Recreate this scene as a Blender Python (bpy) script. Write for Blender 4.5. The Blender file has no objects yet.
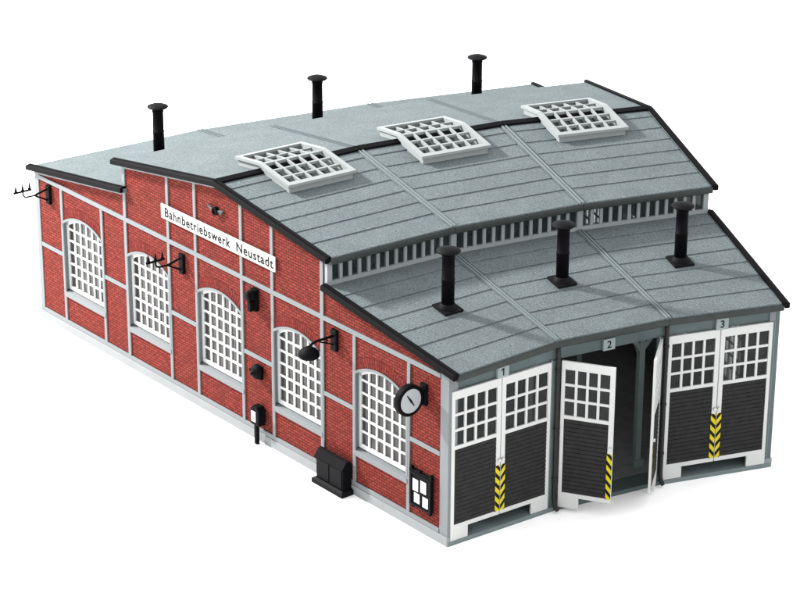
import bpy, bmesh, math, random
from mathutils import Vector, Matrix
random.seed(7)
scene = bpy.context.scene
COL = scene.collection

# ------------------------------------------------------------------ camera, world, light, exposure
cam_data = bpy.data.cameras.new('camera')
cam = bpy.data.objects.new('camera', cam_data); COL.objects.link(cam)
cam_data.sensor_width = 36.0
cam_data.lens = 2523.52 / 800 * 36
cam_data.clip_start = 1; cam_data.clip_end = 2000
Rv = Vector((-0.46941071, -0.88296723, 0.00473752))
Uv = Vector((0.33983673, -0.17570969, 0.92392484))
Fv = Vector((0.81496293, -0.4353102, -0.38254471))
mat = Matrix((Rv, Uv, -Fv)).transposed().to_4x4()
mat.translation = Vector((-25.5187, 33.48767, 30.87374))
cam.matrix_world = mat
scene.camera = cam

world = bpy.data.worlds.new('World'); scene.world = world
world.use_nodes = True
wn = world.node_tree
bg = wn.nodes.get('Background') or wn.nodes.new('ShaderNodeBackground')
bg.inputs[0].default_value = (1.0, 1.0, 1.0, 1)
bg.inputs[1].default_value = 1.92

LD = Vector((.58, .53, .53)).normalized()
ld = bpy.data.lights.new('studio_softbox', 'AREA')
ld.shape = 'DISK'; ld.size = 4.6; ld.energy = 76000; ld.color = (1, .985, .96)
lo = bpy.data.objects.new('studio_softbox', ld); COL.objects.link(lo)
lo.location = Vector((34, 3, 5)) + LD * 46
lo.rotation_euler = LD.to_track_quat('Z', 'Y').to_euler()

vs = scene.view_settings
vs.view_transform = 'Standard'; vs.look = 'None'; vs.exposure = 0; vs.gamma = 1; vs.use_curve_mapping = False

# ------------------------------------------------------------------ materials
def newmat(name, col, rough=.5, spec=.4, var=0.0, vscale=3.0, bump=0.0, bscale=40.0, grain=0.0, gscale=60.0, metal=0.0, tint=None):
    m = bpy.data.materials.new(name); m.use_nodes = True
    nt = m.node_tree; N = nt.nodes; Lk = nt.links
    p = N['Principled BSDF']
    p.inputs['Base Color'].default_value = (*col, 1)
    p.inputs['Roughness'].default_value = rough
    p.inputs['Specular IOR Level'].default_value = spec
    p.inputs['Metallic'].default_value = metal
    tc = N.new('ShaderNodeTexCoord')
    out = None
    if var or grain:
        def chain(scale, amt, prev, det=4):
            n = N.new('ShaderNodeTexNoise'); n.inputs['Scale'].default_value = scale; n.inputs['Detail'].default_value = det
            Lk.new(tc.outputs['Object'], n.inputs['Vector'])
            mr = N.new('ShaderNodeMapRange')
            mr.inputs[1].default_value = .25; mr.inputs[2].default_value = .75
            mr.inputs[3].default_value = 1 - amt; mr.inputs[4].default_value = 1 + amt
            Lk.new(n.outputs['Fac'], mr.inputs[0])
            mx = N.new('ShaderNodeVectorMath'); mx.operation = 'SCALE'
            if prev is None: mx.inputs[0].default_value = col
            else: Lk.new(prev, mx.inputs[0])
            Lk.new(mr.outputs[0], mx.inputs['Scale'])
            return mx.outputs[0]
        if var: out = chain(vscale, var, out)
        if grain: out = chain(gscale, grain, out, 2)
        Lk.new(out, p.inputs['Base Color'])
    if bump:
        n = N.new('ShaderNodeTexNoise'); n.inputs['Scale'].default_value = bscale; n.inputs['Detail'].default_value = 3
        Lk.new(tc.outputs['Object'], n.inputs['Vector'])
        b = N.new('ShaderNodeBump'); b.inputs['Strength'].default_value = bump; b.inputs['Distance'].default_value = .02
        Lk.new(n.outputs['Fac'], b.inputs['Height']); Lk.new(b.outputs[0], p.inputs['Normal'])
    return m

def brickmat(name, c1, c2, mort, bw=.21, rh=.084):
    m = bpy.data.materials.new(name); m.use_nodes = True
    nt = m.node_tree; N = nt.nodes; Lk = nt.links; p = N['Principled BSDF']
    p.inputs['Roughness'].default_value = .85; p.inputs['Specular IOR Level'].default_value = .08
    uv = N.new('ShaderNodeTexCoord')
    br = N.new('ShaderNodeTexBrick')
    br.inputs['Scale'].default_value = 1.0; br.inputs['Brick Width'].default_value = bw; br.inputs['Row Height'].default_value = rh
    br.inputs['Mortar Size'].default_value = .012; br.inputs['Mortar Smooth'].default_value = .4; br.inputs['Bias'].default_value = 0
    br.inputs['Color1'].default_value = (*c1, 1); br.inputs['Color2'].default_value = (*c2, 1); br.inputs['Mortar'].default_value = (*mort, 1)
    Lk.new(uv.outputs['UV'], br.inputs['Vector'])
    n = N.new('ShaderNodeTexNoise'); n.inputs['Scale'].default_value = 11; n.inputs['Detail'].default_value = 6; n.inputs['Roughness'].default_value = .7
    Lk.new(uv.outputs['UV'], n.inputs['Vector'])
    mr = N.new('ShaderNodeMapRange'); mr.inputs[1].default_value = .3; mr.inputs[2].default_value = .7; mr.inputs[3].default_value = .72; mr.inputs[4].default_value = 1.32
    Lk.new(n.outputs['Fac'], mr.inputs[0])
    mx = N.new('ShaderNodeVectorMath'); mx.operation = 'SCALE'
    Lk.new(br.outputs['Color'], mx.inputs[0]); Lk.new(mr.outputs[0], mx.inputs['Scale'])
    Lk.new(mx.outputs[0], p.inputs['Base Color'])
    inv = N.new('ShaderNodeMath'); inv.operation = 'SUBTRACT'; inv.inputs[0].default_value = 1
    Lk.new(br.outputs['Fac'], inv.inputs[1])
    b = N.new('ShaderNodeBump'); b.inputs['Strength'].default_value = 1.0; b.inputs['Distance'].default_value = .03
    Lk.new(inv.outputs[0], b.inputs['Height']); Lk.new(b.outputs[0], p.inputs['Normal'])
    return m

def roofmat(name, col):
    m = newmat(name, col, rough=.75, spec=.15, var=.10, vscale=1.1, grain=.42, gscale=24)
    nt = m.node_tree; N = nt.nodes; Lk = nt.links; p = N['Principled BSDF']
    uv = N.new('ShaderNodeTexCoord')
    vo = N.new('ShaderNodeTexVoronoi'); vo.inputs['Scale'].default_value = 2.6; vo.inputs['Randomness'].default_value = 1
    Lk.new(uv.outputs['Object'], vo.inputs['Vector'])
    vr = N.new('ShaderNodeMapRange'); vr.inputs[1].default_value = .035; vr.inputs[2].default_value = .075; vr.inputs[3].default_value = .55; vr.inputs[4].default_value = 1
    Lk.new(vo.outputs['Distance'], vr.inputs[0])
    sc_ = N.new('ShaderNodeVectorMath'); sc_.operation = 'SCALE'
    Lk.new(p.inputs['Base Color'].links[0].from_socket, sc_.inputs[0]); Lk.new(vr.outputs[0], sc_.inputs['Scale'])
    Lk.new(sc_.outputs[0], p.inputs['Base Color'])
    # fine embossed mesh of the moulded felt plus irregular grit
    wv = []
    for ax in (0, 1):
        w = N.new('ShaderNodeTexWave'); w.wave_type = 'BANDS'; w.bands_direction = 'X' if ax == 0 else 'Y'
        w.inputs['Scale'].default_value = 3.6; w.inputs['Distortion'].default_value = 0
        Lk.new(uv.outputs['UV'], w.inputs['Vector']); wv.append(w)
    ad = N.new('ShaderNodeMath'); ad.operation = 'ADD'
    Lk.new(wv[0].outputs['Fac'], ad.inputs[0]); Lk.new(wv[1].outputs['Fac'], ad.inputs[1])
    n = N.new('ShaderNodeTexNoise'); n.inputs['Scale'].default_value = 22; n.inputs['Detail'].default_value = 4
    Lk.new(uv.outputs['Object'], n.inputs['Vector'])
    mu = N.new('ShaderNodeMath'); mu.operation = 'MULTIPLY_ADD'; mu.inputs[1].default_value = 2.6
    Lk.new(n.outputs['Fac'], mu.inputs[0]); Lk.new(ad.outputs[0], mu.inputs[2])
    b = N.new('ShaderNodeBump'); b.inputs['Strength'].default_value = .35; b.inputs['Distance'].default_value = .012
    Lk.new(mu.outputs[0], b.inputs['Height']); Lk.new(b.outputs[0], p.inputs['Normal'])
    return m

def glassmat(name, tint, opac, spec=.5):
    m = bpy.data.materials.new(name); m.use_nodes = True
    nt = m.node_tree; N = nt.nodes; Lk = nt.links
    p = N['Principled BSDF']; p.inputs['Base Color'].default_value = (*tint, 1); p.inputs['Roughness'].default_value = .12
    p.inputs['Specular IOR Level'].default_value = spec
    tr = N.new('ShaderNodeBsdfTransparent'); tr.inputs[0].default_value = (.8, .84, .83, 1)
    mx = N.new('ShaderNodeMixShader')
    tc = N.new('ShaderNodeTexCoord'); n = N.new('ShaderNodeTexNoise'); n.inputs['Scale'].default_value = 2.2
    Lk.new(tc.outputs['Object'], n.inputs['Vector'])
    mr = N.new('ShaderNodeMapRange'); mr.inputs[1].default_value = .3; mr.inputs[2].default_value = .7
    mr.inputs[3].default_value = opac - .12; mr.inputs[4].default_value = opac + .12
    Lk.new(n.outputs['Fac'], mr.inputs[0]); Lk.new(mr.outputs[0], mx.inputs[0])
    Lk.new(tr.outputs[0], mx.inputs[1]); Lk.new(p.outputs[0], mx.inputs[2])
    b = N.new('ShaderNodeBump'); b.inputs['Strength'].default_value = .25; b.inputs['Distance'].default_value = .01
    Lk.new(n.outputs['Fac'], b.inputs['Height']); Lk.new(b.outputs[0], p.inputs['Normal'])
    Lk.new(mx.outputs[0], N['Material Output'].inputs['Surface'])
    return m

M = {}
M['ground'] = newmat('white_paper', (.97, .97, .97), rough=.9, spec=.1)
M['brick'] = brickmat('red_brick', (.150, .0235, .0165), (.104, .0142, .0105), (.040, .0085, .0070))
M['brick_arch'] = brickmat('red_brick_arch', (.118, .0165, .0120), (.080, .0100, .0078), (.05, .0075, .0065), bw=.30, rh=.084)
M['frame_grey'] = newmat('pale_grey_plastic', (.126, .136, .143), rough=.6, spec=.2, var=.05, vscale=2)
M['bars'] = newmat('clerestory_plastic', (.20, .22, .225), rough=.6, spec=.2, var=.05)
M['plinth'] = newmat('plinth_grey_plastic', (.170, .178, .184), rough=.65, spec=.2, var=.06, vscale=1.5)
M['reveal'] = newmat('blue_grey_plastic', (.090, .110, .122), rough=.6, spec=.2, var=.05)
M['white'] = newmat('white_plastic', (.40, .408, .402), rough=.5, spec=.25, var=.03, vscale=4)
M['skyl'] = newmat('skylight_plastic', (.205, .222, .222), rough=.5, spec=.25, var=.04, vscale=4)
M['roof'] = roofmat('grey_green_roof_felt', (.084, .101, .106))
M['rib'] = newmat('roof_batten_grey', (.098, .120, .123), rough=.55, spec=.25, var=.08)
M['rib_dark'] = newmat('roof_seam_dark', (.062, .075, .078), rough=.7, spec=.1)
M['facade'] = newmat('green_grey_plastic', (.064, .086, .087), rough=.6, spec=.2, var=.12, vscale=3, bump=.1)
M['facade_lt'] = newmat('light_green_grey_plastic', (.11, .136, .14), rough=.6, spec=.2, var=.06)
M['gutter'] = newmat('olive_grey_gutter', (.026, .030, .028), rough=.6, spec=.15, var=.15, vscale=5)
M['black'] = newmat('black_plastic', (.0028, .0028, .0034), rough=.6, spec=.035, var=.2, vscale=6)
M['black_soft'] = newmat('matt_black_plastic', (.0045, .0045, .0053), rough=.6, spec=.05, var=.2, vscale=6)
M['panel'] = newmat('dark_brown_plank', (.0145, .0142, .0143), rough=.55, spec=.10, var=.3, vscale=5)
M['pipe'] = newmat('downpipe_dark', (.014, .015, .014), rough=.5, spec=.15, var=.2)
M['interior'] = newmat('interior_charcoal', (.20, .205, .205), rough=.8, spec=.1, var=.15)
M['inner_roof'] = newmat('interior_roof_brown', (.26, .24, .225), rough=.8, spec=.1, var=.15)
M['post'] = newmat('interior_post_green', (.16, .20, .20), rough=.5, var=.1)
M['yellow'] = newmat('warning_yellow', (.42, .34, .008), rough=.6, spec=.1)
M['ink'] = newmat('black_ink', (.006, .006, .006), rough=.7, spec=.08)
M['paper'] = newmat('white_paper_sheet', (.42, .42, .42), rough=.6, spec=.1)
M['plate'] = newmat('pale_number_plate', (.19, .225, .225), rough=.6, spec=.1)
M['dial'] = newmat('grey_clock_dial', (.27, .29, .30), rough=.5, spec=.1)
M['pewter'] = newmat('dull_pewter', (.05, .048, .045), rough=.5, spec=.2, var=.3, vscale=10)
M['glass'] = glassmat('smoky_glazing', (.045, .042, .042), .6, .38)
M['glass_dark'] = glassmat('dark_glazing', (.012, .013, .014), .55, .25)
M['glass_cl'] = glassmat('green_dark_glazing', (.02, .03, .033), .55, .5)
M['glass_sky'] = glassmat('skylight_glazing', (.03, .034, .034), .35)

# ------------------------------------------------------------------ mesh helpers
class Frame:
    """local (u along, o outward, z up) -> world"""
    def __init__(s, O, X, Y, mir=False):
        s.O = Vector((O[0], O[1], 0)); s.X = Vector((X[0], X[1], 0)).normalized(); s.Y = Vector((Y[0], Y[1], 0)).normalized()
    def __call__(s, u, o, z): return s.O + s.X * u + s.Y * o + Vector((0, 0, z))
WORLD = lambda x, y, z: Vector((x, y, z))

class MB:
    def __init__(s, fr=WORLD): s.fr = fr; s.v = []; s.f = []; s.uv = []; s.sm = []
    def face(s, pts, uvs=None, smooth=False):
        b = len(s.v); s.v += [s.fr(*p) for p in pts]; s.f.append(list(range(b, b + len(pts))))
        if uvs is None:
            # choose mapping by dominant local normal
            n = Vector((0, 0, 0)); P = [Vector(p) for p in pts]
            for i in range(len(P)):
                a, c = P[i], P[(i + 1) % len(P)]; n += a.cross(c)
            ax = max(range(3), key=lambda k: abs(n[k]))
            uvs = [(p[0], p[2]) if ax == 1 else ((p[1], p[2]) if ax == 0 else (p[0], p[1])) for p in pts]
        s.uv.append(uvs); s.sm.append(smooth)
    def box(s, u0, u1, o0, o1, z0, z1):
        P = [(u, o, z) for z in (z0, z1) for o in (o0, o1) for u in (u0, u1)]
        for q in ((0, 1, 3, 2), (4, 6, 7, 5), (0, 4, 5, 1), (2, 3, 7, 6), (0, 2, 6, 4), (1, 5, 7, 3)):
            s.face([P[i] for i in q])
    def prism(s, poly, o0, o1):
        """poly in (u,z) extruded in o"""
        s.face([(u, o0, z) for u, z in poly]); s.face([(u, o1, z) for u, z in reversed(poly)])
        n = len(poly)
        for i in range(n):
            a, b = poly[i], poly[(i + 1) % n]
            s.face([(a[0], o0, a[1]), (a[0], o1, a[1]), (b[0], o1, b[1]), (b[0], o0, b[1])])
    def hexa(s, A, B):
        """A,B: two quads (4 pts each) joined"""
        s.face(A); s.face(list(reversed(B)))
        for i in range(4):
            j = (i + 1) % 4; s.face([A[i], B[i], B[j], A[j]])
    def bar(s, p, q, w, h, up=(0, 0, 1)):
        p = Vector(p); q = Vector(q); d = (q - p).normalized(); upv = Vector(up)
        sd = d.cross(upv)
        if sd.length < 1e-4: sd = d.cross(Vector((1, 0, 0)))
        sd.normalize(); u2 = sd.cross(d).normalized()
        c = lambda P: [tuple(P + sd * a * w / 2 + u2 * b * h / 2) for a, b in ((-1, -1), (1, -1), (1, 1), (-1, 1))]
        s.hexa(c(p), c(q))
    def tube(s, pts, r, n=14, caps=True):
        pts = [Vector(p) for p in pts]; rr = r if isinstance(r, (list, tuple)) else [r] * len(pts)
        rings = []; ref = None
        for i, P in enumerate(pts):
            d = (pts[min(i + 1, len(pts) - 1)] - pts[max(i - 1, 0)]).normalized()
            if ref is None: ref = d.orthogonal().normalized()
            ref = (ref - d * ref.dot(d)).normalized(); b = d.cross(ref)
            rings.append([tuple(P + (ref * math.cos(2 * math.pi * k / n) + b * math.sin(2 * math.pi * k / n)) * rr[i]) for k in range(n)])
        for i in range(len(rings) - 1):
            for k in range(n):
                j = (k + 1) % n; s.face([rings[i][k], rings[i][j], rings[i + 1][j], rings[i + 1][k]], smooth=True)
        if caps:
            s.face(list(reversed(rings[0]))); s.face(rings[-1])
    def lathe(s, c, prof, n=24, axis=(0, 0, 1), smooth=True):
        """prof: (r, h) list along axis from c"""
        ax = Vector(axis).normalized(); e1 = ax.orthogonal().normalized(); e2 = ax.cross(e1); c = Vector(c)
        R = [[tuple(c + ax * h + (e1 * math.cos(2 * math.pi * k / n) + e2 * math.sin(2 * math.pi * k / n)) * r) for k in range(n)] for r, h in prof]
        for i in range(len(R) - 1):
            for k in range(n):
                j = (k + 1) % n; s.face([R[i][k], R[i][j], R[i + 1][j], R[i + 1][k]], smooth=smooth)
        s.face(list(reversed(R[0]))); s.face(R[-1])
    def build(s, name, m, parent=None, bevel=0, origin=None, seg=2):
        me = bpy.data.meshes.new(name)
        if origin is None:
            xs = [v.x for v in s.v]; ys = [v.y for v in s.v]; zs = [v.z for v in s.v]
            origin = Vector(((min(xs) + max(xs)) / 2, (min(ys) + max(ys)) / 2, min(zs)))
        o3 = Vector(origin)
        me.from_pydata([v - o3 for v in s.v], [], s.f)
        uvl = me.uv_layers.new(name='UVMap'); i = 0
        for f, u in zip(s.f, s.uv):
            for k in range(len(f)): uvl.data[i].uv = u[k]; i += 1
        for p, sm in zip(me.polygons, s.sm): p.use_smooth = sm
        bm = bmesh.new(); bm.from_mesh(me)
        bmesh.ops.remove_doubles(bm, verts=bm.verts, dist=1e-4)
        bmesh.ops.recalc_face_normals(bm, faces=bm.faces)
        bm.to_mesh(me); bm.free()
        me.materials.append(m)
        o = bpy.data.objects.new(name, me); COL.objects.link(o)
        if parent is not None:
            po = parent.get('_o', None); po = Vector(po) if po is not None else Vector((0, 0, 0))
            o.parent = parent; o.location = o3 - po
        else: o.location = o3
        o['_o'] = tuple(o3)
        if bevel:
            b = o.modifiers.new('bevel', 'BEVEL'); b.width = bevel; b.segments = seg; b.limit_method = 'ANGLE'; b.angle_limit = math.radians(40)
        return o

def empty(name, loc, label, cat, group=None, parent=None):
    o = bpy.data.objects.new(name, None); COL.objects.link(o); o.location = loc; o.empty_display_size = .3
    o['_o'] = tuple(loc); 
    if label: o['label'] = label
    if cat: o['category'] = cat
    if group: o['group'] = group
    if parent is not None: o.parent = parent; o.location = Vector(loc) - Vector(parent['_o'])
    return o
def tag(o, label, cat, group=None):
    o['label'] = label; o['category'] = cat
    if group: o['group'] = group
    return o

# ------------------------------------------------------------------ surveyed layout (rows of roof corners, left to right)
ROW = dict(F=[(24.65, 5.12), (25.36, 1.67), (25.28, -1.70), (24.71, -5.07)],
           C=[(29.88, 6.19), (30.4, 1.99), (30.34, -2.02), (29.87, -6.13)],
           E=[(29.72, 6.15), (30.27, 2.03), (30.21, -2.02), (29.72, -6.13)],
           R=[(34.66, 7.16), (35.38, 2.37), (35.42, -2.40), (34.68, -7.12)],
           H=[(39.61, 8.14), (40.35, 2.72), (40.48, -2.75), (39.73, -8.13)],
           L=[(39.2, 8.06), (39.95, 2.70), (40.05, -2.73), (39.3, -8.02)],
           B=[(44.41, 9.08), (45.21, 3.02), (45.11, -3.06), (44.47, -9.0)])
ZR = dict(F=4.97, C=5.70, E=6.52, R=7.26, H=6.50, L=5.73, B=4.97)
WP = [(24.95, 5.11), (25.43, 1.63), (25.42, -1.73), (24.94, -5.08)]
WB_ = [(44.22, 8.98), (45.02, 3.0), (44.95, -3.03), (44.24, -8.9)]
U0 = Vector((24.95, 5.11, 0)); U1 = Vector((44.22, 8.98, 0))
tS = (U1 - U0).normalized(); oS = Vector((-tS.y, tS.x, 0)); LW = (U1 - U0).length
SIDE = Frame(U0, tS, oS)
V0 = Vector((24.94, -5.08, 0)); V1 = Vector((44.24, -8.9, 0)); tR = (V1 - V0).normalized(); oR = Vector((tR.y, -tR.x, 0))
RIGHT = Frame(V0, tR, oR)

# ------------------------------------------------------------------ ground
g = MB(); S = 260
g.face([(-S + 20, -S, 0), (S + 20, -S, 0), (S + 20, S, 0), (-S + 20, S, 0)])
go = g.build('ground', M['ground']); go['kind'] = 'structure'

shed = empty('engine_shed', (34.8, 0, 0), 'red brick three stall engine shed with grey green stepped roofs, white windows and numbered doors', 'engine shed')

# ------------------------------------------------------------------ side walls
def uz(row, fr_t):  # u of a roof row along the left wall
    p = Vector((*ROW[row][0], 0)); return (p - U0).dot(tS)
uF, uC, uE, uRr, uH, uL, uB = [uz(k, 0) for k in 'FCERHLB']
def lerp(a, b, t): return a + (b - a) * t
def ztop(u, under=.13):
    if u < 5.17: z = lerp(ZR['F'], ZR['C'], (u - uF) / (uC - uF))
    elif u < uRr: z = lerp(ZR['E'], ZR['R'], (u - uE) / (uRr - uE))
    elif u < 14.74: z = lerp(ZR['R'], ZR['H'], (u - uRr) / (uH - uRr))
    else: z = lerp(ZR['L'], ZR['B'], (u - uL) / (uB - uL))
    return z - under
WIN = [(1.63, 3.88), (5.24, 7.49), (8.85, 11.10), (12.45, 14.67), (15.92, 18.20)]
ZS, ZSPR, ZAP = 1.40, 3.57, 3.90      # sill top, springing, apex
def arch(u0, u1, n=14, zs=ZSPR, za=ZAP, grow=0):
    c = (u0 + u1) / 2; hw = (u1 - u0) / 2; h = za - zs; R = (hw * hw + h * h) / (2 * h); zc = za - R
    out = []
    R2 = R + grow
    a = math.asin(hw / R)
    for k in range(n + 1):
        th = -a + 2 * a * k / n; out.append((c + R2 * math.sin(th), zc + R2 * math.cos(th)))
    return out
edges = [0, 1.63, 3.88, 5.17, 7.49, 8.85, 11.10, 12.45, 14.74, 15.92, 18.20, LW]
def wall_polys():
    """brick panels as polygons in (u,z)"""
    P = []; cuts = [.04, 1.63, 3.88, 5.17, 5.24, 7.49, 8.85, uRr, 11.10, 12.45, 14.67, 14.74, 15.92, 18.20, LW - .04]
    def seg(a, b, z0f=None):
        e = 1e-3
        base = [(a, .2), (b, .2)] if z0f is None else z0f
        top = [(b, ztop(b - e))]
        if a < uRr < b: top.append((uRr, ztop(uRr)))
        top.append((a, ztop(a + e)))
        return base + top
    for i in range(len(cuts) - 1):
        a, b = cuts[i], cuts[i + 1]
        w = [x for x in WIN if x[0] - .01 <= a and b <= x[1] + .01]
        if not w: P.append(seg(a, b)); continue
    for (a, b) in WIN:
        P.append([(a, .2), (b, .2), (b, 1.2), (a, 1.2)])
        e = 1e-3; A = arch(a, b)
        top = [(b, ztop(b - e if b < 14.6 or b > 15 else b))]
        if a < uRr < b: top.append((uRr, ztop(uRr)))
        top.append((a, ztop(a + e)))
        P.append(A + top)
    return P
def side_wall(fr, detailed=True):
    w = MB(fr)
    for p in wall_polys(): w.prism(p, -.03, -.13)
    wall = w.build('side_wall', M['brick'], shed)
    l = MB(fr)
    for p in wall_polys(): l.prism(p, -.1305, -.30)
    l.build('lining', M['interior'], wall)
    # framing grid of pale concrete
    f = MB(fr); T0, T1 = -.029, .012
    hw = .062
    f.box(0, .33, -.30, .0, .2, 4.86); f.box(LW - .2, LW, -.30, 0, .2, 4.86)
    for u in (1.60, 3.86, 15.96, 18.18): f.box(u - hw, u + hw, T0, T1, .38, 4.67)
    for u in (7.46, 8.88, 11.08, 12.44): f.box(u - hw, u + hw, T0, T1, .38, ztop(u) - .03)
    f.box(5.17, 5.31, T0, T1 + .002, .38, ztop(5.2) - .03); f.box(14.60, 14.74, T0, T1 + .002, .38, ztop(14.7) - .03)
    f.box(0.334, 19.43, T0, T1 + .006, 4.665, 4.80)           # upper belt
    for a, b in ((.334, 1.54), (3.92, 5.17), (7.52, 8.82), (11.14, 12.38), (14.74, 15.90), (18.24, 19.43)):
        f.box(a, b, T0, T1 - .004, 2.47, 2.60)                   # mid belt on the piers
    f.box(0.334, 19.43, T0, T1 + .004, .27, .40)
    # rake trim beneath the verge
    def rake(a, b):
        f.hexa([(a, T0, ztop(a + .001) - .09), (b, T0, ztop(b - .001) - .09), (b, T0, ztop(b - .001)), (a, T0, ztop(a + .001))],
               [(a, T1 + .01, ztop(a + .001) - .09), (b, T1 + .01, ztop(b - .001) - .09), (b, T1 + .01, ztop(b - .001)), (a, T1 + .01, ztop(a + .001))])
    for a, b in ((0, 5.165), (5.17, uRr), (uRr, 14.735), (14.745, LW)): rake(a, b)
    f.build('framing', M['frame_grey'], wall, bevel=.008)
    p = MB(fr); p.box(-.02, LW + .02, -.28, .035, 0.0, .265)
    p.build('plinth', M['plinth'], wall, bevel=.015)
    # soldier-course arches
    for (a, b) in WIN:
        s = MB(fr); n = 14; A = arch(a, b, n, grow=.055); B = arch(a, b, n, grow=.36); L0 = 0
        A = [(min(max(u, a + .04), b - .04), z) for u, z in A]; B = [(min(max(u, a + .04), b - .04), z) for u, z in B]
        for k in range(n):
            q = [A[k], A[k + 1], B[k + 1], B[k]]; st = (b - a) / n
            s.face([(u, -.018, z) for u, z in q], [(0, k * st), (0, (k + 1) * st), (.30, (k + 1) * st), (.30, k * st)])
            s.face([(u, -.032, z) for u, z in reversed(q)])
        s.build('brick_arch', M['brick_arch'], wall)
    return wall
def window(fr, a, b):
    """frame grid, reveals, sill, glazing; returns the frame part"""
    i0, i1 = a + .06, b - .06
    A = arch(i0, i1, 16)
    # reveal liner
    fo = -.125   # face plane of the white frame
    f = MB(fr)
    o0, o1 = fo - .06, fo
    bw = .10
    f.box(i0, i0 + bw, o0, o1, ZS, ZSPR + .02); f.box(i1 - bw, i1, o0, o1, ZS, ZSPR + .02)
    f.box(i0 + bw, i1 - bw, o0, o1, ZS, ZS + .13)
    n = 16; c = (i0 + i1) / 2
    In = arch(i0, i1, n, grow=-.10)
    for k in range(n):
        q = [In[k], In[k + 1], A[k + 1], A[k]]
        f.hexa([(u, o0, z) for u, z in q], [(u, o1, z) for u, z in q])
    def zarch(u):
        hw = (i1 - i0) / 2; h = ZAP - ZSPR; R = (hw * hw + h * h) / (2 * h); return ZAP - R + math.sqrt(R * R - (u - c) ** 2) - .05
    g0, g1 = i0 + bw, i1 - bw; cols = 6; cw = (g1 - g0) / cols; mb = .068
    for k in range(1, cols):
        u = g0 + k * cw; f.box(u - mb / 2, u + mb / 2, o0 + .01, o1 - .004, ZS + .13, zarch(u))
    rows = 6; rh = (ZSPR - .02 - ZS - .13) / (rows - .62)
    for k in range(1, rows):
        z = ZS + .13 + k * rh
        f.box(g0 - .01, g1 + .01, o0 + .012, o1 - .006, z - mb / 2, z + mb / 2)
    fo_ = f.build('window', M['white'], shed)
    r = MB(fr)
    r.box(a + .0, i0, -.305, .004, ZS, ZSPR + .02); r.box(i1, b, -.305, .004, ZS, ZSPR + .02)
    Ao = arch(i0, i1, n, grow=.055)
    for k in range(n):
        q = [A[k], A[k + 1], Ao[k + 1], Ao[k]]
        r.hexa([(u, -.305, z) for u, z in q], [(u, .006, z) for u, z in q])
    r.build('reveal', M['reveal'], fo_)
    t = MB(fr)   # pale outer edge of the jambs and arch
    for k in range(n):
        B2 = arch(i0, i1, n, grow=.075); q = [A[k], A[k + 1], B2[k + 1], B2[k]]
        t.hexa([(u, .007, z) for u, z in q], [(u, .016, z) for u, z in q])
    t.box(a - .02, i0 + .005, .005, .018, ZS, ZSPR + .02); t.box(i1 - .005, b + .02, .005, .018, ZS, ZSPR + .02)
    t.build('surround', M['frame_grey'], fo_)
    sl = MB(fr); sl.box(a - .01, b + .01, -.305, .03, 1.19, 1.31)
    sl.hexa([(a, -.30, 1.31), (b, -.30, 1.31), (b, .028, 1.31), (a, .028, 1.31)], [(a, -.30, ZS - .01), (b, -.30, ZS - .01), (b, .024, 1.335), (a, .024, 1.335)])
    sl.build('sill', M['frame_grey'], fo_, bevel=.008)
    gl = MB(fr); pts = [(i0 + .02, ZS + .02), (i1 - .02, ZS + .02)] + list(reversed(arch(i0 + .02, i1 - .02, 12, za=ZAP - .03)))
    gl.face([(u, o0 + .02, z) for u, z in pts])
    gl.build('glazing', M['glass'], fo_)
    return fo_
for fr in (SIDE, RIGHT):
    side_wall(fr)
    for (a, b) in WIN: window(fr, a, b)

# ------------------------------------------------------------------ rear wall and rear step
for i in range(3):
    A = Vector((*WB_[i], 0)); B = Vector((*WB_[i + 1], 0)); t = (B - A).normalized(); n = Vector((-t.y, t.x, 0)); 
    if n.x < 0: n = -n
    fr = Frame(A, t, n); L = (B - A).length
    w = MB(fr); w.box(.16, L - .16, -.2, -.03, .2, 4.86); wo = w.build('rear_wall', M['brick'], shed)
    w = MB(fr); w.box(.05, L - .05, -.2, .03, 0, .3); w.box(.05, L - .05, -.02, .01, 4.67, 4.8)
    for u in (.06, L / 2, L - .06): w.box(u - .06, u + .06, -.02, .012, .3, 4.67)
    w.build('framing', M['frame_grey'], wo)
    w = MB(fr); w.box(.05, L - .05, -.3, -.21, .2, 4.86); w.build('lining', M['interior'], wo)
    A = Vector((*ROW['L'][i], 0)); B = Vector((*ROW['L'][i + 1], 0)); t = (B - A).normalized(); n = Vector((-t.y, t.x, 0))
    if n.x < 0: n = -n
    fr = Frame(A, t, n); L = (B - A).length
    w = MB(fr); w.box(.14 if i == 0 else 0, L - .14 if i == 2 else L, -.12, .06, 5.5, 6.44); w.build('rear_step_wall', M['facade_lt'], shed)

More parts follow.
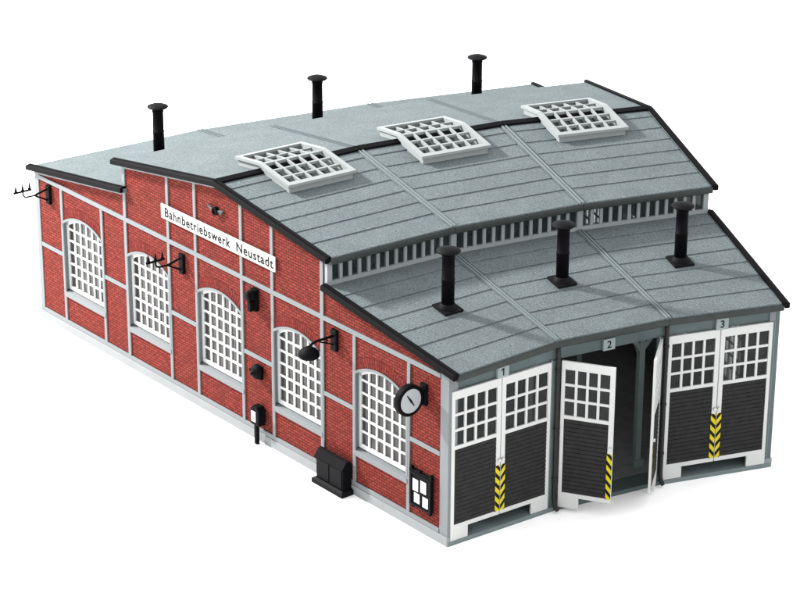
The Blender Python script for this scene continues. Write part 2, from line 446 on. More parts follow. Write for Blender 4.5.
# ------------------------------------------------------------------ roofs
def P3(row, i, s, dz=0):
    a = ROW[row][i]; b = ROW[row][i + 1]
    return Vector((lerp(a[0], b[0], s), lerp(a[1], b[1], s), ZR[row] + dz))
def patch(ra, rb, i, s, q, dz=0):
    v = P3(ra, i, s).lerp(P3(rb, i, s), q); v.z += dz; return tuple(v)
def roof_panel(ra, rb, i, courses, name='roof_panel'):
    """ra: low row, rb: high row."""
    m = MB()
    th = .12
    s0, s1 = 0.0, 1.0
    A = [patch(ra, rb, i, s, q, -th) for s, q in ((s0, 0), (s1, 0), (s1, 1), (s0, 1))]
    B = [patch(ra, rb, i, s, q, -.035 if courses else 0) for s, q in ((s0, 0), (s1, 0), (s1, 1), (s0, 1))]
    wd = (P3(ra, i, 1) - P3(ra, i, 0)).length; ln = (P3(rb, i, .5) - P3(ra, i, .5)).length
    def fc(pts, sq):
        uvs = [((s - .5) * wd * (1 + .18 * q), q * ln) for s, q in sq]; m.face(pts, uvs)
    SQ = ((s0, 0), (s1, 0), (s1, 1), (s0, 1))
    fc(B, SQ); m.face(list(reversed(A)))
    for k in range(4):
        j = (k + 1) % 4; m.face([A[k], A[j], B[j], B[k]])
    if courses:
        e = .035
        qs = courses
        for a, b in zip(qs[:-1], qs[1:]):
            lo, hi = .030, .004
            c = [(e, a), (1 - e, a), (1 - e, b), (e, b)]
            T = [patch(ra, rb, i, c[0][0], a, lo - .012), patch(ra, rb, i, c[1][0], a, lo - .012), patch(ra, rb, i, c[2][0], b, hi - .012), patch(ra, rb, i, c[3][0], b, hi - .012)]
            Bt = [patch(ra, rb, i, x, y, -.034) for x, y in c]
            fc(T, c)
            for k in range(4):
                j = (k + 1) % 4; m.face([Bt[k], Bt[j], T[j], T[k]])
        for a, b in ((0, e - .006), (1 - e + .006, 1)):    # side borders
            c = [(a, 0), (b, 0), (b, 1), (a, 1)]
            T = [patch(ra, rb, i, x, y, .004) for x, y in c]; Bt = [patch(ra, rb, i, x, y, -.034) for x, y in c]
            fc(T, c)
            for k in range(4):
                j = (k + 1) % 4; m.face([Bt[k], Bt[j], T[j], T[k]])
    return m.build(name, M['roof'], shed)
lowC = [0, .245, .385, .53, .67, .815, .955, 1.0]
lowq = [0.0]; 
rF, rC, rE, rR = 25.15, 30.2, 30.08, 35.1
lowC = [0.0] + [(x - rF) / (rC - rF) for x in (25.95, 26.67, 27.40, 28.12, 28.85, 29.56)] + [1.0]
hiC = [0.0] + [(x - rE) / (rR - rE) for x in (30.95, 31.66, 32.38, 33.08, 33.80, 34.53)] + [1.0]
for i in range(3):
    for ra, rb, cs in (('F', 'C', lowC), ('E', 'R', hiC), ('H', 'R', None), ('B', 'L', None)):
        rp = roof_panel(ra, rb, i, cs)
        # ceiling board beneath, brown
        c = MB()
        Aq = [patch(ra, rb, i, s, q, -.14) for s, q in ((.005, .03), (.995, .03), (.995, .99), (.005, .99))]
        Bq = [patch(ra, rb, i, s, q, -.122) for s, q in ((.005, .03), (.995, .03), (.995, .99), (.005, .99))]
        c.hexa(Aq, Bq); c.build('ceiling_board', M['inner_roof'], rp)
        bt = MB()
        if i < 2:
            for s, ii in ((1 - .012, i), (.012, i + 1)):
                a = Vector(patch(ra, rb, ii, s, 0.002, .012)); b = Vector(patch(ra, rb, ii, s, .998, .012))
                if cs: bt.bar(a, b, .055, .05)
                else: bt.bar(a + Vector((0, 0, -.012)), b + Vector((0, 0, -.012)), .05, .06)
            bt.build('seam_batten', M['rib'] if cs else M['rib_dark'], rp, bevel=.01)
# eave fascia / gutters
for row, out in (('F', -1), ('E', -1), ('B', 1)):
    for i in range(3):
        m = MB(); a = P3(row, i, 0.003 if i else .02); b = P3(row, i, .997 if i < 2 else .98)
        t = (b - a).normalized(); n = Vector((t.y, -t.x, 0)); n = n if n.x * out > 0 else -n
        prof = [(-.02, -.035), (.035, -.02), (.06, -.07), (.06, -.16), (.02, -.20), (-.02, -.20)]
        A = [tuple(a + n * x + Vector((0, 0, z))) for x, z in prof]; B = [tuple(b + n * x + Vector((0, 0, z))) for x, z in prof]
        m.face(A); m.face(list(reversed(B)))
        for k in range(6):
            j = (k + 1) % 6; m.face([A[k], B[k], B[j], A[j]])
        m.build('eave_gutter', M['gutter'], shed)
# ridge caps
for i in range(3):
    m = MB()
    for q0, q1 in (((0.004), (.996)),):
        s0, s1 = (.0 if i == 0 else .004), (1 if i == 2 else .996)
        f0 = [patch('E', 'R', i, s, .962, .062) for s in (s0, s1)]; r0 = [patch('E', 'R', i, s, 1, .085) for s in (s0, s1)]; h0 = [patch('H', 'R', i, s, .99, .075) for s in (s0, s1)]
        fb = [patch('E', 'R', i, s, .962, -.02) for s in (s0, s1)]; hb = [patch('H', 'R', i, s, .99, -.02) for s in (s0, s1)]
        m.face([fb[0], fb[1], f0[1], f0[0]]); m.face([f0[0], f0[1], r0[1], r0[0]]); m.face([r0[0], r0[1], h0[1], h0[0]]); m.face([h0[0], h0[1], hb[1], hb[0]])
        m.face([hb[0], hb[1], fb[1], fb[0]]); m.face([fb[0], f0[0], r0[0], h0[0], hb[0]]); m.face([fb[1], hb[1], h0[1], r0[1], f0[1]])
    m.build('ridge_cap', M['black'], shed, bevel=.012)
# black verges on both gable ends
for k, fr in ((0, SIDE), (3, RIGHT)):
    for rows, ex in ((('F', 'C'), (-.05, .02)), (('E', 'R', 'H'), (-.03, .10)), (('L', 'B'), (.1, .05))):
        m = MB()
        pts = [Vector((*ROW[r][k], ZR[r])) for r in rows]
        if rows[0] == 'L': pts[0] = pts[0].lerp(pts[1], .025)
        out = oS if k == 0 else oR
        d0 = (pts[0] - pts[1]).normalized(); d1 = (pts[-1] - pts[-2]).normalized()
        pts[0] = pts[0] + d0 * abs(ex[0]); pts[-1] = pts[-1] + d1 * ex[1]
        prof = [(-.10, .055), (-.01, .075), (.0, .05), (.06, .045), (.10, .02), (.10, -.095), (.075, -.12), (-.03, -.12), (-.10, -.05)]
        for a, b in zip(pts[:-1], pts[1:]):
            A = [tuple(a + out * x + Vector((0, 0, z))) for x, z in prof]; B = [tuple(b + out * x + Vector((0, 0, z))) for x, z in prof]
            m.face(A); m.face(list(reversed(B))); n = len(prof)
            for q in range(n):
                j = (q + 1) % n; m.face([A[q], B[q], B[j], A[j]])
        m.build('verge', M['black'], shed)

# ------------------------------------------------------------------ clerestory
for i in range(3):
    A = Vector((*ROW['C'][i], 0)); B = Vector((*ROW['C'][i + 1], 0)); t = (B - A).normalized(); n = Vector((t.y, -t.x, 0))
    if n.x > 0: n = -n
    A += -n * .0; fr = Frame(A, t, n); L = (B - A).length
    u0, u1 = (.10 if i == 0 else .0), (L - .10 if i == 2 else L)
    f = MB(fr); zb, zt = 5.66, 6.42
    f.box(u0, u1, -.10, .03, zb, 5.80); f.box(u0, u1, -.10, .02, 6.30, zt)
    pw = .16 if i == 0 else .09
    f.box(u0, u0 + pw, -.10, .035, 5.80, 6.30); f.box(u1 - (.16 if i == 2 else .09), u1, -.10, .035, 5.80, 6.30)
    g0, g1 = u0 + pw, u1 - (.16 if i == 2 else .09); nn = 13; st = (g1 - g0) / nn
    for k in range(1, nn):
        u = g0 + k * st; f.box(u - .048, u + .048, -.06, .012, 5.80, 6.30)
    cw = f.build('clerestory_window', M['frame_grey'] if i == 0 else M['facade_lt'], shed, bevel=.006)
    cw.data.materials[0] = M['bars']
    gm = MB(fr); gm.face([(g0, -.05, 5.79), (g1, -.05, 5.79), (g1, -.05, 6.31), (g0, -.05, 6.31)])
    gm.build('glazing', M['glass_cl'], cw)

# ------------------------------------------------------------------ skylights
for i in range(3):
    m_ = math.radians(-7.5 * (i - 1)); ax = Vector((math.cos(m_), math.sin(m_), 0)); tx = Vector((math.sin(m_), -math.cos(m_), 0))
    def SK(r, t, dz):
        # height of roof under (r)
        zf = lerp(ZR['E'], ZR['R'], (r - 30.25) / (35.40 - 30.25)) if r < 35.40 else lerp(ZR['R'], ZR['H'], (r - 35.40) / (40.4 - 35.40))
        v = ax * r + tx * t; return (v.x, v.y, zf + dz)
    rA, rM, rB = 33.78, 35.32, 36.55; hw = 1.13
    f = MB()
    def beam(r0, r1, t0, t1, d0, d1):
        f.hexa([SK(r0, t0, d0), SK(r0, t1, d0), SK(r0, t1, d1), SK(r0, t0, d1)], [SK(r1, t0, d0), SK(r1, t1, d0), SK(r1, t1, d1), SK(r1, t0, d1)])
    zt, zl = .27, .19
    for s in (-1, 1):      # rim flange sides and box sides
        t0, t1 = sorted((s * (hw - .145), s * hw)); b0, b1 = sorted((s * (hw - .15), s * (hw - .07)))
        for r0, r1 in ((rA, rM), (rM, rB)):
            beam(r0, r1, t0, t1, zl, zt); beam(r0 + (.07 if r0 == rA else 0), r1 - (.07 if r1 == rB else 0), b0, b1, -.02, zl + .01)
    beam(rA, rA + .17, -hw + .145, hw - .145, zl, zt - .001); beam(rB - .17, rB, -hw + .145, hw - .145, zl, zt - .001)
    beam(rA + .07, rA + .15, -hw + .15, hw - .15, -.02, zl + .01); beam(rB - .15, rB - .07, -hw + .15, hw - .15, -.02, zl + .01)
    g0, g1 = -hw + .145, hw - .145; st = (g1 - g0) / 5
    for k in range(1, 5):
        t = g0 + k * st
        for r0, r1 in ((rA + .17, rM), (rM, rB - .17)): beam(r0, r1, t - .032, t + .032, zt - .13, zt - .04 - .012)
    for k in range(1, 3):
        r = lerp(rA + .17, rM, k / 3); beam(r - .032, r + .032, g0, g1, zt - .13, zt - .04 - .016)
    beam(rM - .045, rM, g0, g1, zt - .13, zt - .04 - .008); beam(rM, rM + .045, g0, g1, zt - .13, zt - .04 - .008)
    r = lerp(rM, rB - .17, .5); beam(r - .032, r + .032, g0, g1, zt - .13, zt - .04 - .016)
    sk = f.build('skylight', M['skyl'], shed)
    gz = MB()
    for r0, r1 in ((rA + .15, rM), (rM, rB - .15)):
        gz.face([SK(r0, g0 + .0, .05), SK(r0, g1, .05), SK(r1, g1, .05), SK(r1, g0, .05)])
    gz.build('glazing', M['glass_dark'], sk)

# ------------------------------------------------------------------ chimneys
def chimney(r, i, front):
    m_ = math.radians(-7.5 * (i - 1)); ax = Vector((math.cos(m_), math.sin(m_), 0)); tx = Vector((math.sin(m_), -math.cos(m_), 0))
    P = ax * r
    if front: zf = lambda rr: lerp(ZR['F'], ZR['C'], (rr - rF) / (rC - rF)) + .005
    else: zf = lambda rr: lerp(ZR['L'], ZR['B'], (rr - 39.9) / (45.0 - 39.9))
    z0 = zf(r); top = z0 + 1.72
    m = MB(); c = (P.x, P.y, z0 - .05)
    h = top - z0 + .05
    m.lathe(c, [(.172, 0), (.172, h * .50), (.18, h * .505), (.18, h * .52), (.168, h * .525), (.166, h * .86), (.178, h * .865), (.178, h * .885), (.16, h * .89), (.16, h - .16)], 28)
    ch = m.build('chimney', M['black'], shed)
    k = MB(); k.lathe((P.x, P.y, top - .17), [(.155, 0), (.19, .03), (.30, .06), (.325, .085), (.315, .11), (.20, .155), (.08, .18), (.01, .185)], 32)
    k.build('cap', M['black_soft'], ch)
    b = MB(); hw = .30
    q = [(r - hw, -hw), (r + hw, -hw), (r + hw, hw), (r - hw, hw)]
    b.hexa([tuple(ax * a + tx * t + Vector((0, 0, zf(a) + .0))) for a, t in q], [tuple(ax * a + tx * t + Vector((0, 0, zf(a) + .06))) for a, t in q])
    b.lathe((P.x, P.y, z0 + .05), [(.27, -.04), (.25, .03), (.20, .10), (.186, .12)], 28)
    b.build('flashing', M['black_soft'], ch, bevel=.01)
for i in range(3):
    chimney(27.93, i, True); chimney(42.78, i, False)

# ------------------------------------------------------------------ front facades and doors
def facade_frame(i):
    A = Vector((*WP[i], 0)); B = Vector((*WP[i + 1], 0)); t = (B - A).normalized(); n = Vector((t.y, -t.x, 0))
    if n.x > 0: n = -n
    return Frame(A, t, n), (B - A).length
def door_leaf(fr, W, left, chev=True, knob=True):
    """leaf from hinge (u=0) to meeting stile (u=W); front face at o=0; fr carries the swing"""
    f = MB(fr); d = .07
    z0, z1 = .46, 4.37; st = .10; gz0, gz1 = 2.83, 4.14
    f.box(0, st, -d, 0, z0, z1); f.box(W - .13, W, -d, 0, z0, z1)
    f.box(st, W - .13, -d, 0, gz1, z1); f.box(st, W - .13, -d, 0, 2.73, gz0); f.box(st, W - .13, -d, 0, z0, .58)
    f.box(0, .56, -d, -.002, .13, z0)
    g0, g1 = st, W - .13; cw = (g1 - g0) / 4; rh = (gz1 - gz0) / 3
    for k in (1, 2, 3): f.box(g0 + k * cw - .035, g0 + k * cw + .035, -d + .01, -.004, gz0, gz1)
    for k in (1, 2): f.box(g0, g1, -d + .012, -.006, gz0 + k * rh - .035, gz0 + k * rh + .035)
    door = f.build('door', M['white'], shed, bevel=.006)
    g = MB(fr); g.face([(g0, -.045, gz0), (g1, -.045, gz0), (g1, -.045, gz1), (g0, -.045, gz1)]); g.build('glazing', M['glass_dark'], door)
    p = MB(fr); n = 18; ph = (2.73 - .58) / n
    p.box(g0, g1, -.065, -.049, .58, 2.73)
    for k in range(n):
        za = .58 + k * ph
        p.hexa([(g0, -.050, za + .012), (g1, -.050, za + .012), (g1, -.004, za + .012), (g0, -.004, za + .012)],
               [(g0, -.050, za + ph - .012), (g1, -.050, za + ph - .012), (g1, -.026, za + ph - .012), (g0, -.026, za + ph - .012)])
    p.build('plank_panel', M['panel'], door)
    # warning stripes
    a, b = W - .145, W - .003; zb, zt_ = .57, 1.90
    y = MB(fr); y.face([(a, .003, zb), (b, .003, zb), (b, .003, zt_), (a, .003, zt_)]); y.build('warning_strip', M['yellow'], door)
    s = MB(fr); per = .275; hh = .125; sl = .17
    k = -1
    while True:
        zo = zb + .03 + k * per; k += 1
        if zo > zt_ + .2: break
        q = [(a, zo + sl), (b, zo), (b, zo + hh), (a, zo + sl + hh)]
        # clip to strip
        def clip(poly, lim, keep):
            out = []
            for j in range(len(poly)):
                p0, p1 = poly[j], poly[(j + 1) % len(poly)]; i0, i1 = keep(p0[1]), keep(p1[1])
                if i0: out.append(p0)
                if i0 != i1:
                    tt = (lim - p0[1]) / (p1[1] - p0[1]); out.append((lerp(p0[0], p1[0], tt), lim))
            return out
        q = clip(q, zb, lambda z: z >= zb)
        if len(q) >= 3: q = clip(q, zt_, lambda z: z <= zt_)
        if len(q) >= 3: s.face([(u, .006, z) for u, z in q])
    s.build('black_stripes', M['ink'], door)
    h = MB(fr); h.tube([(W - .05, 0, 2.05), (W - .05, .06, 2.05)], .045, 10); h.build('handle', M['white'], door)
    return door
for i in range(3):
    fr, L = facade_frame(i)
    m = MB(fr)
    m.box(0, L, -.18, -.06, 4.38, 4.80)                              # header
    e0 = .0; 
    if i == 0: m.box(.0, .07, -.18, -.01, 0, 4.38)
    else: m.box(.0, .12, -.18, -.02, 0, 4.38)
    if i == 2: m.box(L - .12, L - .006, -.18, .0, .125, 4.80)
    else: m.box(L - .18, L, -.18, -.02, 0, 4.38)
    fa = m.build('door_surround', M['facade'], shed, bevel=.006)
    s = MB(fr); s.box(0.01, L - .01, -.60, .03, 0.0, .125); s.build('threshold', M['facade_lt'] if i != 1 else M['facade'], fa, bevel=.008)
    s = MB(fr)
    if i < 2: s.box(L - .20, L - .15, -.05, .0, .125, 4.42)
    else: s.box(L - .15, L - .125, -.05, .012, .125, 4.4)
    s.build('jamb', M['facade_lt'], fa)
    h0 = .09 if i != 1 else .12; h1 = L - .2 if i < 2 else L - .2; mid = (h0 + h1) / 2 - .02
    if i != 1:
        door_leaf(Frame(fr(h0, 0.02, 0), fr.X, fr.Y), mid - h0 - .012, True)
        door_leaf(Frame(fr(h1, 0.02, 0), -fr.X, fr.Y), h1 - mid - .012, False)
        cvr = MB(fr)
        cvr.box(mid - .02, mid + .02, -.05, .012, .5, 4.37); cvr.build('meeting_strip', M['frame_grey'], fa)
    else:
        th = math.radians(47); X = fr.X * math.cos(th) + fr.Y * math.sin(th); Y = fr.Y * math.cos(th) - fr.X * math.sin(th)
        d1 = door_leaf(Frame(fr(.10, .06, 0), X, Y), 1.44, True); d1['label'] = 'left door leaf swung half open'
        th = math.radians(50); X = -fr.X * math.cos(th) + fr.Y * math.sin(th); Y = fr.Y * math.cos(th) + fr.X * math.sin(th)
        d2 = door_leaf(Frame(fr(L - .13, .06, 0), X, Y), 1.44, False); d2['label'] = 'right door leaf seen edge on, swung half open'
    # stall number plate
    nx = (1.71, 1.565, 1.645)[i]
    np_ = MB(fr); np_.box(nx - .18, nx + .18, -.055, .035, 4.37, 4.695)
    po = np_.build('number_plate', M['plate'], None, bevel=.006)
    tag(po, ('pale square plate with the number 1 over the left closed doors', 'pale square plate with the number 2 over the half open doors', 'pale square plate with the number 3 over the right closed doors')[i], 'number plate', 'number plates over the stall doors')
    cu = bpy.data.curves.new('digit', 'FONT'); cu.body = str(i + 1); cu.size = .29; cu.align_x = 'CENTER'; cu.extrude = .002; cu.offset = .004
    to = bpy.data.objects.new('digit_tmp', cu); COL.objects.link(to)
    bpy.context.view_layer.update()
    me = bpy.data.meshes.new_from_object(to.evaluated_get(bpy.context.evaluated_depsgraph_get())); bpy.data.objects.remove(to)
    ys = [v.co.y for v in me.vertices]; cy = (max(ys) + min(ys)) / 2
    do = bpy.data.objects.new('digit', me); COL.objects.link(do); me.materials.clear(); me.materials.append(M['ink'])
    if i == 0:
        bm = bmesh.new(); bm.from_mesh(me); x0 = min(v.co.x for v in bm.verts); y1 = max(ys)
        q = [bm.verts.new((x0 + a_, y1 + b_, .002)) for a_, b_ in ((.002, 0), (.002, -.045), (-.055, -.075), (-.055, -.042))]
        bm.faces.new(q); bm.to_mesh(me); bm.free()
    Xd = fr.X; Yd = fr.Y
    R = Matrix((Xd, Vector((0, 0, 1)), Yd)).transposed().to_4x4()
    R.translation = fr(nx, .039, 4.535) - Vector((0, 0, cy)) - Vector(po['_o'])
    do.parent = po; do.matrix_local = R
# downpipes at the stall seams
for i in (1, 2):
    fr, L = facade_frame(i)
    m = MB(fr)
    pts = [(0, .02, 4.80), (0, .055, 4.6), (0, .055, .42), (0, .075, .28), (0, .14, .17), (.0, .24, .12)]
    m.tube(pts, .062, 14)
    for z in (4.1, 2.4, .95): m.tube([(0, .055, z), (0, .055, z + .07)], .08, 14)
    m.build('downpipe', M['pipe'], shed)

# ------------------------------------------------------------------ interior
fl = MB(); P = []
for i, pts in enumerate(((WP, WB_),)):
    a, b = pts
    fl.face([(x + .25, y * .975, .03) for x, y in a] + [(x - .25, y * .975, .03) for x, y in reversed(b)])
fl.build('floor', M['interior'], shed)
for k in (1, 2):
    a0 = math.atan2(WP[k][1], WP[k][0]); X = Vector((math.cos(a0), math.sin(a0), 0)); Y = Vector((-X.y, X.x, 0))
    fr = Frame((0, 0), X, Y)
    for r in (26.75, 30.3, 35.2, 40.0):
        m = MB(fr); zt = 4.95 if r < 30 else (5.6 if r < 31 else 6.2)
        m.box(r - .09, r + .09, -.08, .08, .03, zt)
        m.bar((r, 0, 3.5), (r, .85, 4.6), .13, .13, (1, 0, 0)); m.bar((r, 0, 3.5), (r, -.85, 4.6), .13, .13, (1, 0, 0))
        if r < 44: m.bar((r, 0, 3.3), (r + 1.1, 0, 4.7), .13, .13, (0, 1, 0))
        m.box(r - .17, r + .17, -.16, .16, .03, .24)
        m.build('roof_post', M['post'], shed)
    m = MB(fr); m.box(25.7, 44.5, -.05, .05, 4.74, 4.86); m.build('roof_beam', M['post'], shed)
for row, z in (('C', 5.48), ('R', 6.9), ('L', 5.45)):
    for i in range(3):
        m = MB(); a = P3(row, i, .03); b = P3(row, i, .97); a.z = b.z = z; m.bar(a, b, .12, .2); m.build('roof_beam', M['post'], shed)

# ------------------------------------------------------------------ things on the left wall
# name board
t = MB(SIDE); t.box(7.25, 12.69, .012, .05, 5.39, 5.825)
so = t.build('name_board', M['white'], None, bevel=.004)
tag(so, 'long white board lettered Bahnbetriebswerk Neustadt on the upper brick wall', 'sign')
for word, ua, ub in (('Bahnbetriebswerk', 12.50, 9.30), ('Neustadt', 9.02, 7.32)):
    cu = bpy.data.curves.new('lettering', 'FONT'); cu.body = word; cu.size = 1; cu.extrude = .004; cu.space_character = 1.12; cu.offset = .021
    to = bpy.data.objects.new('lettering_tmp', cu); COL.objects.link(to); bpy.context.view_layer.update()
    me = bpy.data.meshes.new_from_object(to.evaluated_get(bpy.context.evaluated_depsgraph_get())); bpy.data.objects.remove(to)
    xs = [v.co.x for v in me.vertices]; ys = [v.co.y for v in me.vertices]
    W0, W1, H0, H1 = min(xs), max(xs), min(ys), max(ys)
    sx = (ua - ub) / (W1 - W0); sy = .285 / (H1 - H0)
    for v in me.vertices: v.co.x = (v.co.x - W0) * sx; v.co.y = (v.co.y - H0) * sy; v.co.z = v.co.z * .5
    me.materials.clear(); me.materials.append(M['ink'])
    lt = bpy.data.objects.new('lettering', me); COL.objects.link(lt)
    R = Matrix((-SIDE.X, Vector((0, 0, 1)), SIDE.Y)).transposed().to_4x4()
    R.translation = SIDE(ua, .053, 5.465) - Vector(so['_o']); lt.parent = so; lt.matrix_local = R

# winged wheel emblem
e = empty('winged_wheel', SIDE(10.0, .0, 6.3), 'small dull metal winged wheel emblem between name board and roof edge', 'emblem')
w = MB(SIDE); cc = Vector(SIDE(10.0, .06, 6.36))
wm = MB(); 
n = 20
for k in range(n):
    a, b = 2 * math.pi * k / n, 2 * math.pi * (k + 1) / n
    w.hexa([(10 + .12 * math.cos(a), -.02, 6.36 + .12 * math.sin(a)), (10 + .12 * math.cos(b), -.02, 6.36 + .12 * math.sin(b)), (10 + .085 * math.cos(b), -.02, 6.36 + .085 * math.sin(b)), (10 + .085 * math.cos(a), -.02, 6.36 + .085 * math.sin(a))],
           [(10 + .12 * math.cos(a), .09, 6.36 + .12 * math.sin(a)), (10 + .12 * math.cos(b), .09, 6.36 + .12 * math.sin(b)), (10 + .085 * math.cos(b), .09, 6.36 + .085 * math.sin(b)), (10 + .085 * math.cos(a), .09, 6.36 + .085 * math.sin(a))])
for k in range(3):
    a = math.pi * k / 3; w.bar((10 - .09 * math.cos(a), .05, 6.36 - .09 * math.sin(a)), (10 + .09 * math.cos(a), .05, 6.36 + .09 * math.sin(a)), .03, .025)
w.build('wheel', M['black'], e)
for s in (-1, 1):
    w = MB(SIDE)
    for j, (l, z) in enumerate(((.27, .11), (.23, .06), (.18, .01))):
        w.prism([(10 + s * .1, 6.33 + z * .7), (10 + s * (.1 + l), 6.36 + z), (10 + s * (.1 + l * .9), 6.31 + z), (10 + s * .1, 6.30 + z * .6)], -.02, .06 - j * .012)
    w.build('wing', M['pewter'], e, bevel=.006)

# insulator brackets
def bracket(u, zc, label):
    e = empty('insulator_bracket', SIDE(u, 0, zc - .3), label, 'insulator bracket', 'black insulator brackets on the left wall')
    p = MB(SIDE); p.box(u - .11, u + .11, -.03, .075, zc - .3, zc + .3); p.build('wall_plate', M['black'], e, bevel=.02)
    a = MB(SIDE); zm = zc + .08
    a.bar((u, .06, zc + .19), (u, .52, zm), .045, .05); a.bar((u, .06, zc - .17), (u, .52, zm), .045, .05)
    a.tube([(u, .50, zm), (u, .78, zm + .01), (u, .86, zm + .03), (u, .91, zm + .10), (u, .92, zm + .24)], .028, 10)
    a.build('arm', M['black'], e)
    c = MB(SIDE); c.bar((u, .62, zm + .22), (u, 1.24, zm + .22), .05, .05); c.build('crossarm', M['black'], e)
    for o in (.68, .92, 1.16):
        i_ = MB(SIDE); i_.lathe(SIDE(u, o, zm + .23) if False else (u, o, zm + .23), [(.05, 0), (.055, .04), (.03, .07), (.04, .10), (.025, .14), (.018, .22)], 12); i_.build('insulator', M['black'], e)
bracket(18.86, 4.31, 'black three pin insulator bracket reaching out beside the rear corner of the wall')
bracket(11.75, 4.24, 'black three pin insulator bracket above the window under the start of the name board')

# wall lamp
u, z = 4.67, 4.26
e = empty('wall_lamp', SIDE(u, 0, z - .3), 'black goose neck lamp with dish shade between two arched windows', 'wall lamp')
p = MB(SIDE); p.box(u - .12, u + .12, -.03, .075, z - .31, z + .31); p.build('wall_plate', M['black'], e, bevel=.02)
a = MB(SIDE)
a.tube([(u, .05, z + .13), (u, .45, z + .13), (u, .62, z + .13), (u, .76, z + .10), (u, .85, z + .04), (u, .88, z - .02)], .036, 10)
a.bar((u, .05, z - .12), (u, .52, z + .08), .035, .035); a.bar((u, .28, z + .12), (u, .28, z - .02), .03, .03); a.build('arm', M['black'], e)
s = MB(SIDE); s.lathe((u, .88, z - .27), [(.10, -.02), (.24, .0), (.285, .04), (.29, .09), (.27, .16), (.21, .23), (.12, .27), (.06, .32)], 28); s.build('lamp_shade', M['black'], e)
s = MB(SIDE); s.lathe((u, .88, z - .35), [(.02, -.01), (.09, .02), (.09, .09)], 16); s.build('bulb', M['paper'], e)

# clock facing the front of the shed
u, z = .97, 4.0
e = empty('wall_clock', SIDE(u, 0, z - .4), 'round black clock with grey dial standing out from the wall near the doors', 'clock')
p = MB(SIDE); p.box(u - .12, u + .12, -.03, .07, z - .30, z + .30); p.build('wall_plate', M['black'], e, bevel=.02)
oc, zc = .52, z - .02
p = MB(SIDE); p.bar((u, .05, zc), (u, .16, zc), .16, .42); p.build('bracket', M['black'], e)
p = MB(SIDE)
p.lathe((u + .11, oc, zc), [(.36, 0), (.42, .02), (.425, .05), (.425, .17), (.42, .2), (.345, .215), (.335, .19), (.01, .19)], 40, axis=(-1, 0, 0)); p.build('case', M['black'], e)
p = MB(SIDE); p.lathe((u - .082, oc, zc), [(.33, 0), (.33, .008)], 40, axis=(-1, 0, 0), smooth=False); p.build('dial', M['dial'], e)
p = MB(SIDE)
x = u - .094
for ang, ln, wd in ((math.radians(55), .22, .055), (math.radians(235), .19, .05)):
    d = Vector((0, math.cos(ang), math.sin(ang))); q = Vector((0, -d.z, d.y)); c0 = Vector((x, oc, zc))
    p.hexa([tuple(c0 + q * wd * .6), tuple(c0 - q * wd * .6), tuple(c0 - q * wd * .2 + d * ln), tuple(c0 + q * wd * .2 + d * ln)],
           [tuple(v) for v in (c0 + q * wd * .6 + Vector((-.006, 0, 0)), c0 - q * wd * .6 + Vector((-.006, 0, 0)), c0 - q * wd * .2 + d * ln + Vector((-.006, 0, 0)), c0 + q * wd * .2 + d * ln + Vector((-.006, 0, 0)))])
p.build('clock_hands', M['ink'], e)

# notice board
e = empty('notice_board', SIDE(.98, 0, .72), 'black notice board with four white sheets near the front corner', 'notice board')
p = MB(SIDE); p.box(.57, 1.41, .0, .09, .74, 1.70); p.box(.53, 1.45, .0, .10, 1.70, 1.76)
p.box(1.02, 1.16, .0, .10, 1.76, 1.80); p.box(1.34, 1.43, .0, .10, 1.76, 1.84); p.box(.55, .64, .0, .10, 1.76, 1.84)
p.box(.60, .70, .0, .08, .66, .74); p.box(1.28, 1.38, .0, .08, .66, .74)
p.build('board', M['black'], e, bevel=.012)
p = MB(SIDE)
for a in ((.57, .63, .74, 1.70), (1.35, 1.41, .74, 1.70)): p.box(a[0], a[1], .09, .115, a[2], a[3])
p.box(.63, 1.35, .09, .115, .74, .79); p.box(.63, 1.35, .09, .115, 1.65, 1.70)
p.build('frame', M['black_soft'], e)
for a, b, c, d in ((1.08, 1.30, 1.18, 1.52), (.76, .99, 1.22, 1.56), (1.02, 1.24, .85, 1.13), (.68, .90, .83, 1.13)):
    p = MB(SIDE); p.box(a, b, .09, .096, c, d); p.build('sheet', M['paper'], e)

# signal horn, alarm bell, telephone
u = 8.2
e = empty('signal_horn', SIDE(u, 0, 3.95), 'black signal horn on the brick pier below the end of the name board', 'signal horn')
p = MB(SIDE); p.box(u - .10, u + .16, -.03, .10, 3.95, 4.60); p.build('wall_plate', M['black'], e, bevel=.02)
p = MB(SIDE); p.lathe((u, .08, 4.45), [(.13, 0), (.15, .05), (.15, .14), (.10, .2), (.13, .24), (.02, .25)], 20, axis=(0, 1, 0)); p.build('horn', M['black'], e)
p = MB(SIDE); p.box(u - .10, u + .06, .08, .28, 4.0, 4.28); p.tube([(u, .2, 4.3), (u, .22, 4.4)], .05, 10); p.build('driver_box', M['black'], e, bevel=.025)
p = MB(SIDE); p.tube([(u + .13, .2, 4.44), (u + .13, .29, 4.44)], .03, 10); p.build('knob', M['paper'], e)
u = 8.1
e = empty('alarm_bell', SIDE(u, 0, 1.95), 'small round black alarm bell on the pier above the telephone post', 'bell')
p = MB(SIDE); p.box(u - .14, u + .14, -.03, .07, 1.93, 2.33); p.build('wall_plate', M['black'], e, bevel=.02)
p = MB(SIDE); p.lathe((u, .06, 2.16), [(.22, 0), (.22, .04), (.19, .12), (.11, .18), (.04, .20), (.04, .25), (.005, .255)], 24, axis=(0, 1, 0)); p.build('gong', M['black'], e)
p = MB(SIDE); p.bar((u + .10, .1, 2.0), (u + .20, .2, 2.22), .04, .04); p.build('striker', M['black'], e)
u = 8.03
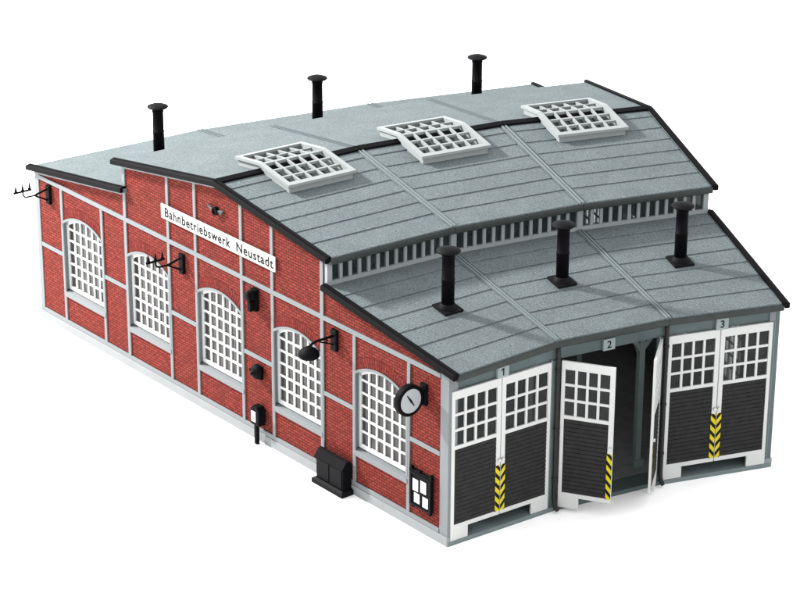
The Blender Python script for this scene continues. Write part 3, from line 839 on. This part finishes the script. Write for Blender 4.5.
e = empty('telephone_post', SIDE(u, .18, 0), 'black telephone box with white plate on a short post at the wall foot', 'telephone post')
p = MB(SIDE); p.box(u - .055, u + .055, .13, .24, 0, .62); p.build('post', M['black'], e, bevel=.01)
p = MB(SIDE); p.prism([(u - .20, .60), (u + .17, .60), (u + .17, 1.08), (u + .10, 1.17), (u - .12, 1.17), (u - .20, 1.08)], .02, .27); p.build('box', M['black'], e, bevel=.02)
p = MB(SIDE); p.box(u - .07, u + .13, .27, .28, .70, 1.02); p.build('door_plate', M['paper'], e)
p = MB(SIDE); p.box(u + .0, u + .07, .28, .284, .86, .88); p.box(u + .0, u + .07, .28, .284, .80, .82); p.build('marking', M['ink'], e)

# locker against the wall
u0, u1 = 3.93, 5.10
e = empty('storage_locker', SIDE((u0 + u1) / 2, .2, 0), 'black gabled two door storage locker standing on the ground against the wall', 'locker')
p = MB(SIDE); p.box(u0 - .08, u1 + .08, .04, .45, 0, .13); p.hexa([(u0 - .08, .04, .13), (u1 + .08, .04, .13), (u1 + .08, .45, .13), (u0 - .08, .45, .13)], [(u0 - .02, .04, .17), (u1 + .02, .04, .17), (u1 + .02, .38, .17), (u0 - .02, .38, .17)])
p.build('base', M['black_soft'], e)
p = MB(SIDE); p.box(u0, u1, .05, .34, .17, .78); p.build('body', M['black'], e, bevel=.01)
for a, b in ((u0 + .05, (u0 + u1) / 2 - .02), ((u0 + u1) / 2 + .02, u1 - .05)):
    p = MB(SIDE); p.box(a, b, .34, .362, .20, .74); p.build('door', M['black_soft'], e, bevel=.006)
p = MB(SIDE); q = [(.05, .76), (.385, .76), (.385, .80), (.25, .99), (.16, 1.02), (.05, .94)]
A = [(u0 - .03, o, z) for o, z in q]; B = [(u1 + .03, o, z) for o, z in q]
p.face(A); p.face(list(reversed(B)))
for k in range(6):
    j = (k + 1) % 6; p.face([A[k], B[k], B[j], A[j]])
p.build('lid', M['black'], e, bevel=.01)

for o in bpy.data.objects:
    if '_o' in o.keys(): del o['_o']
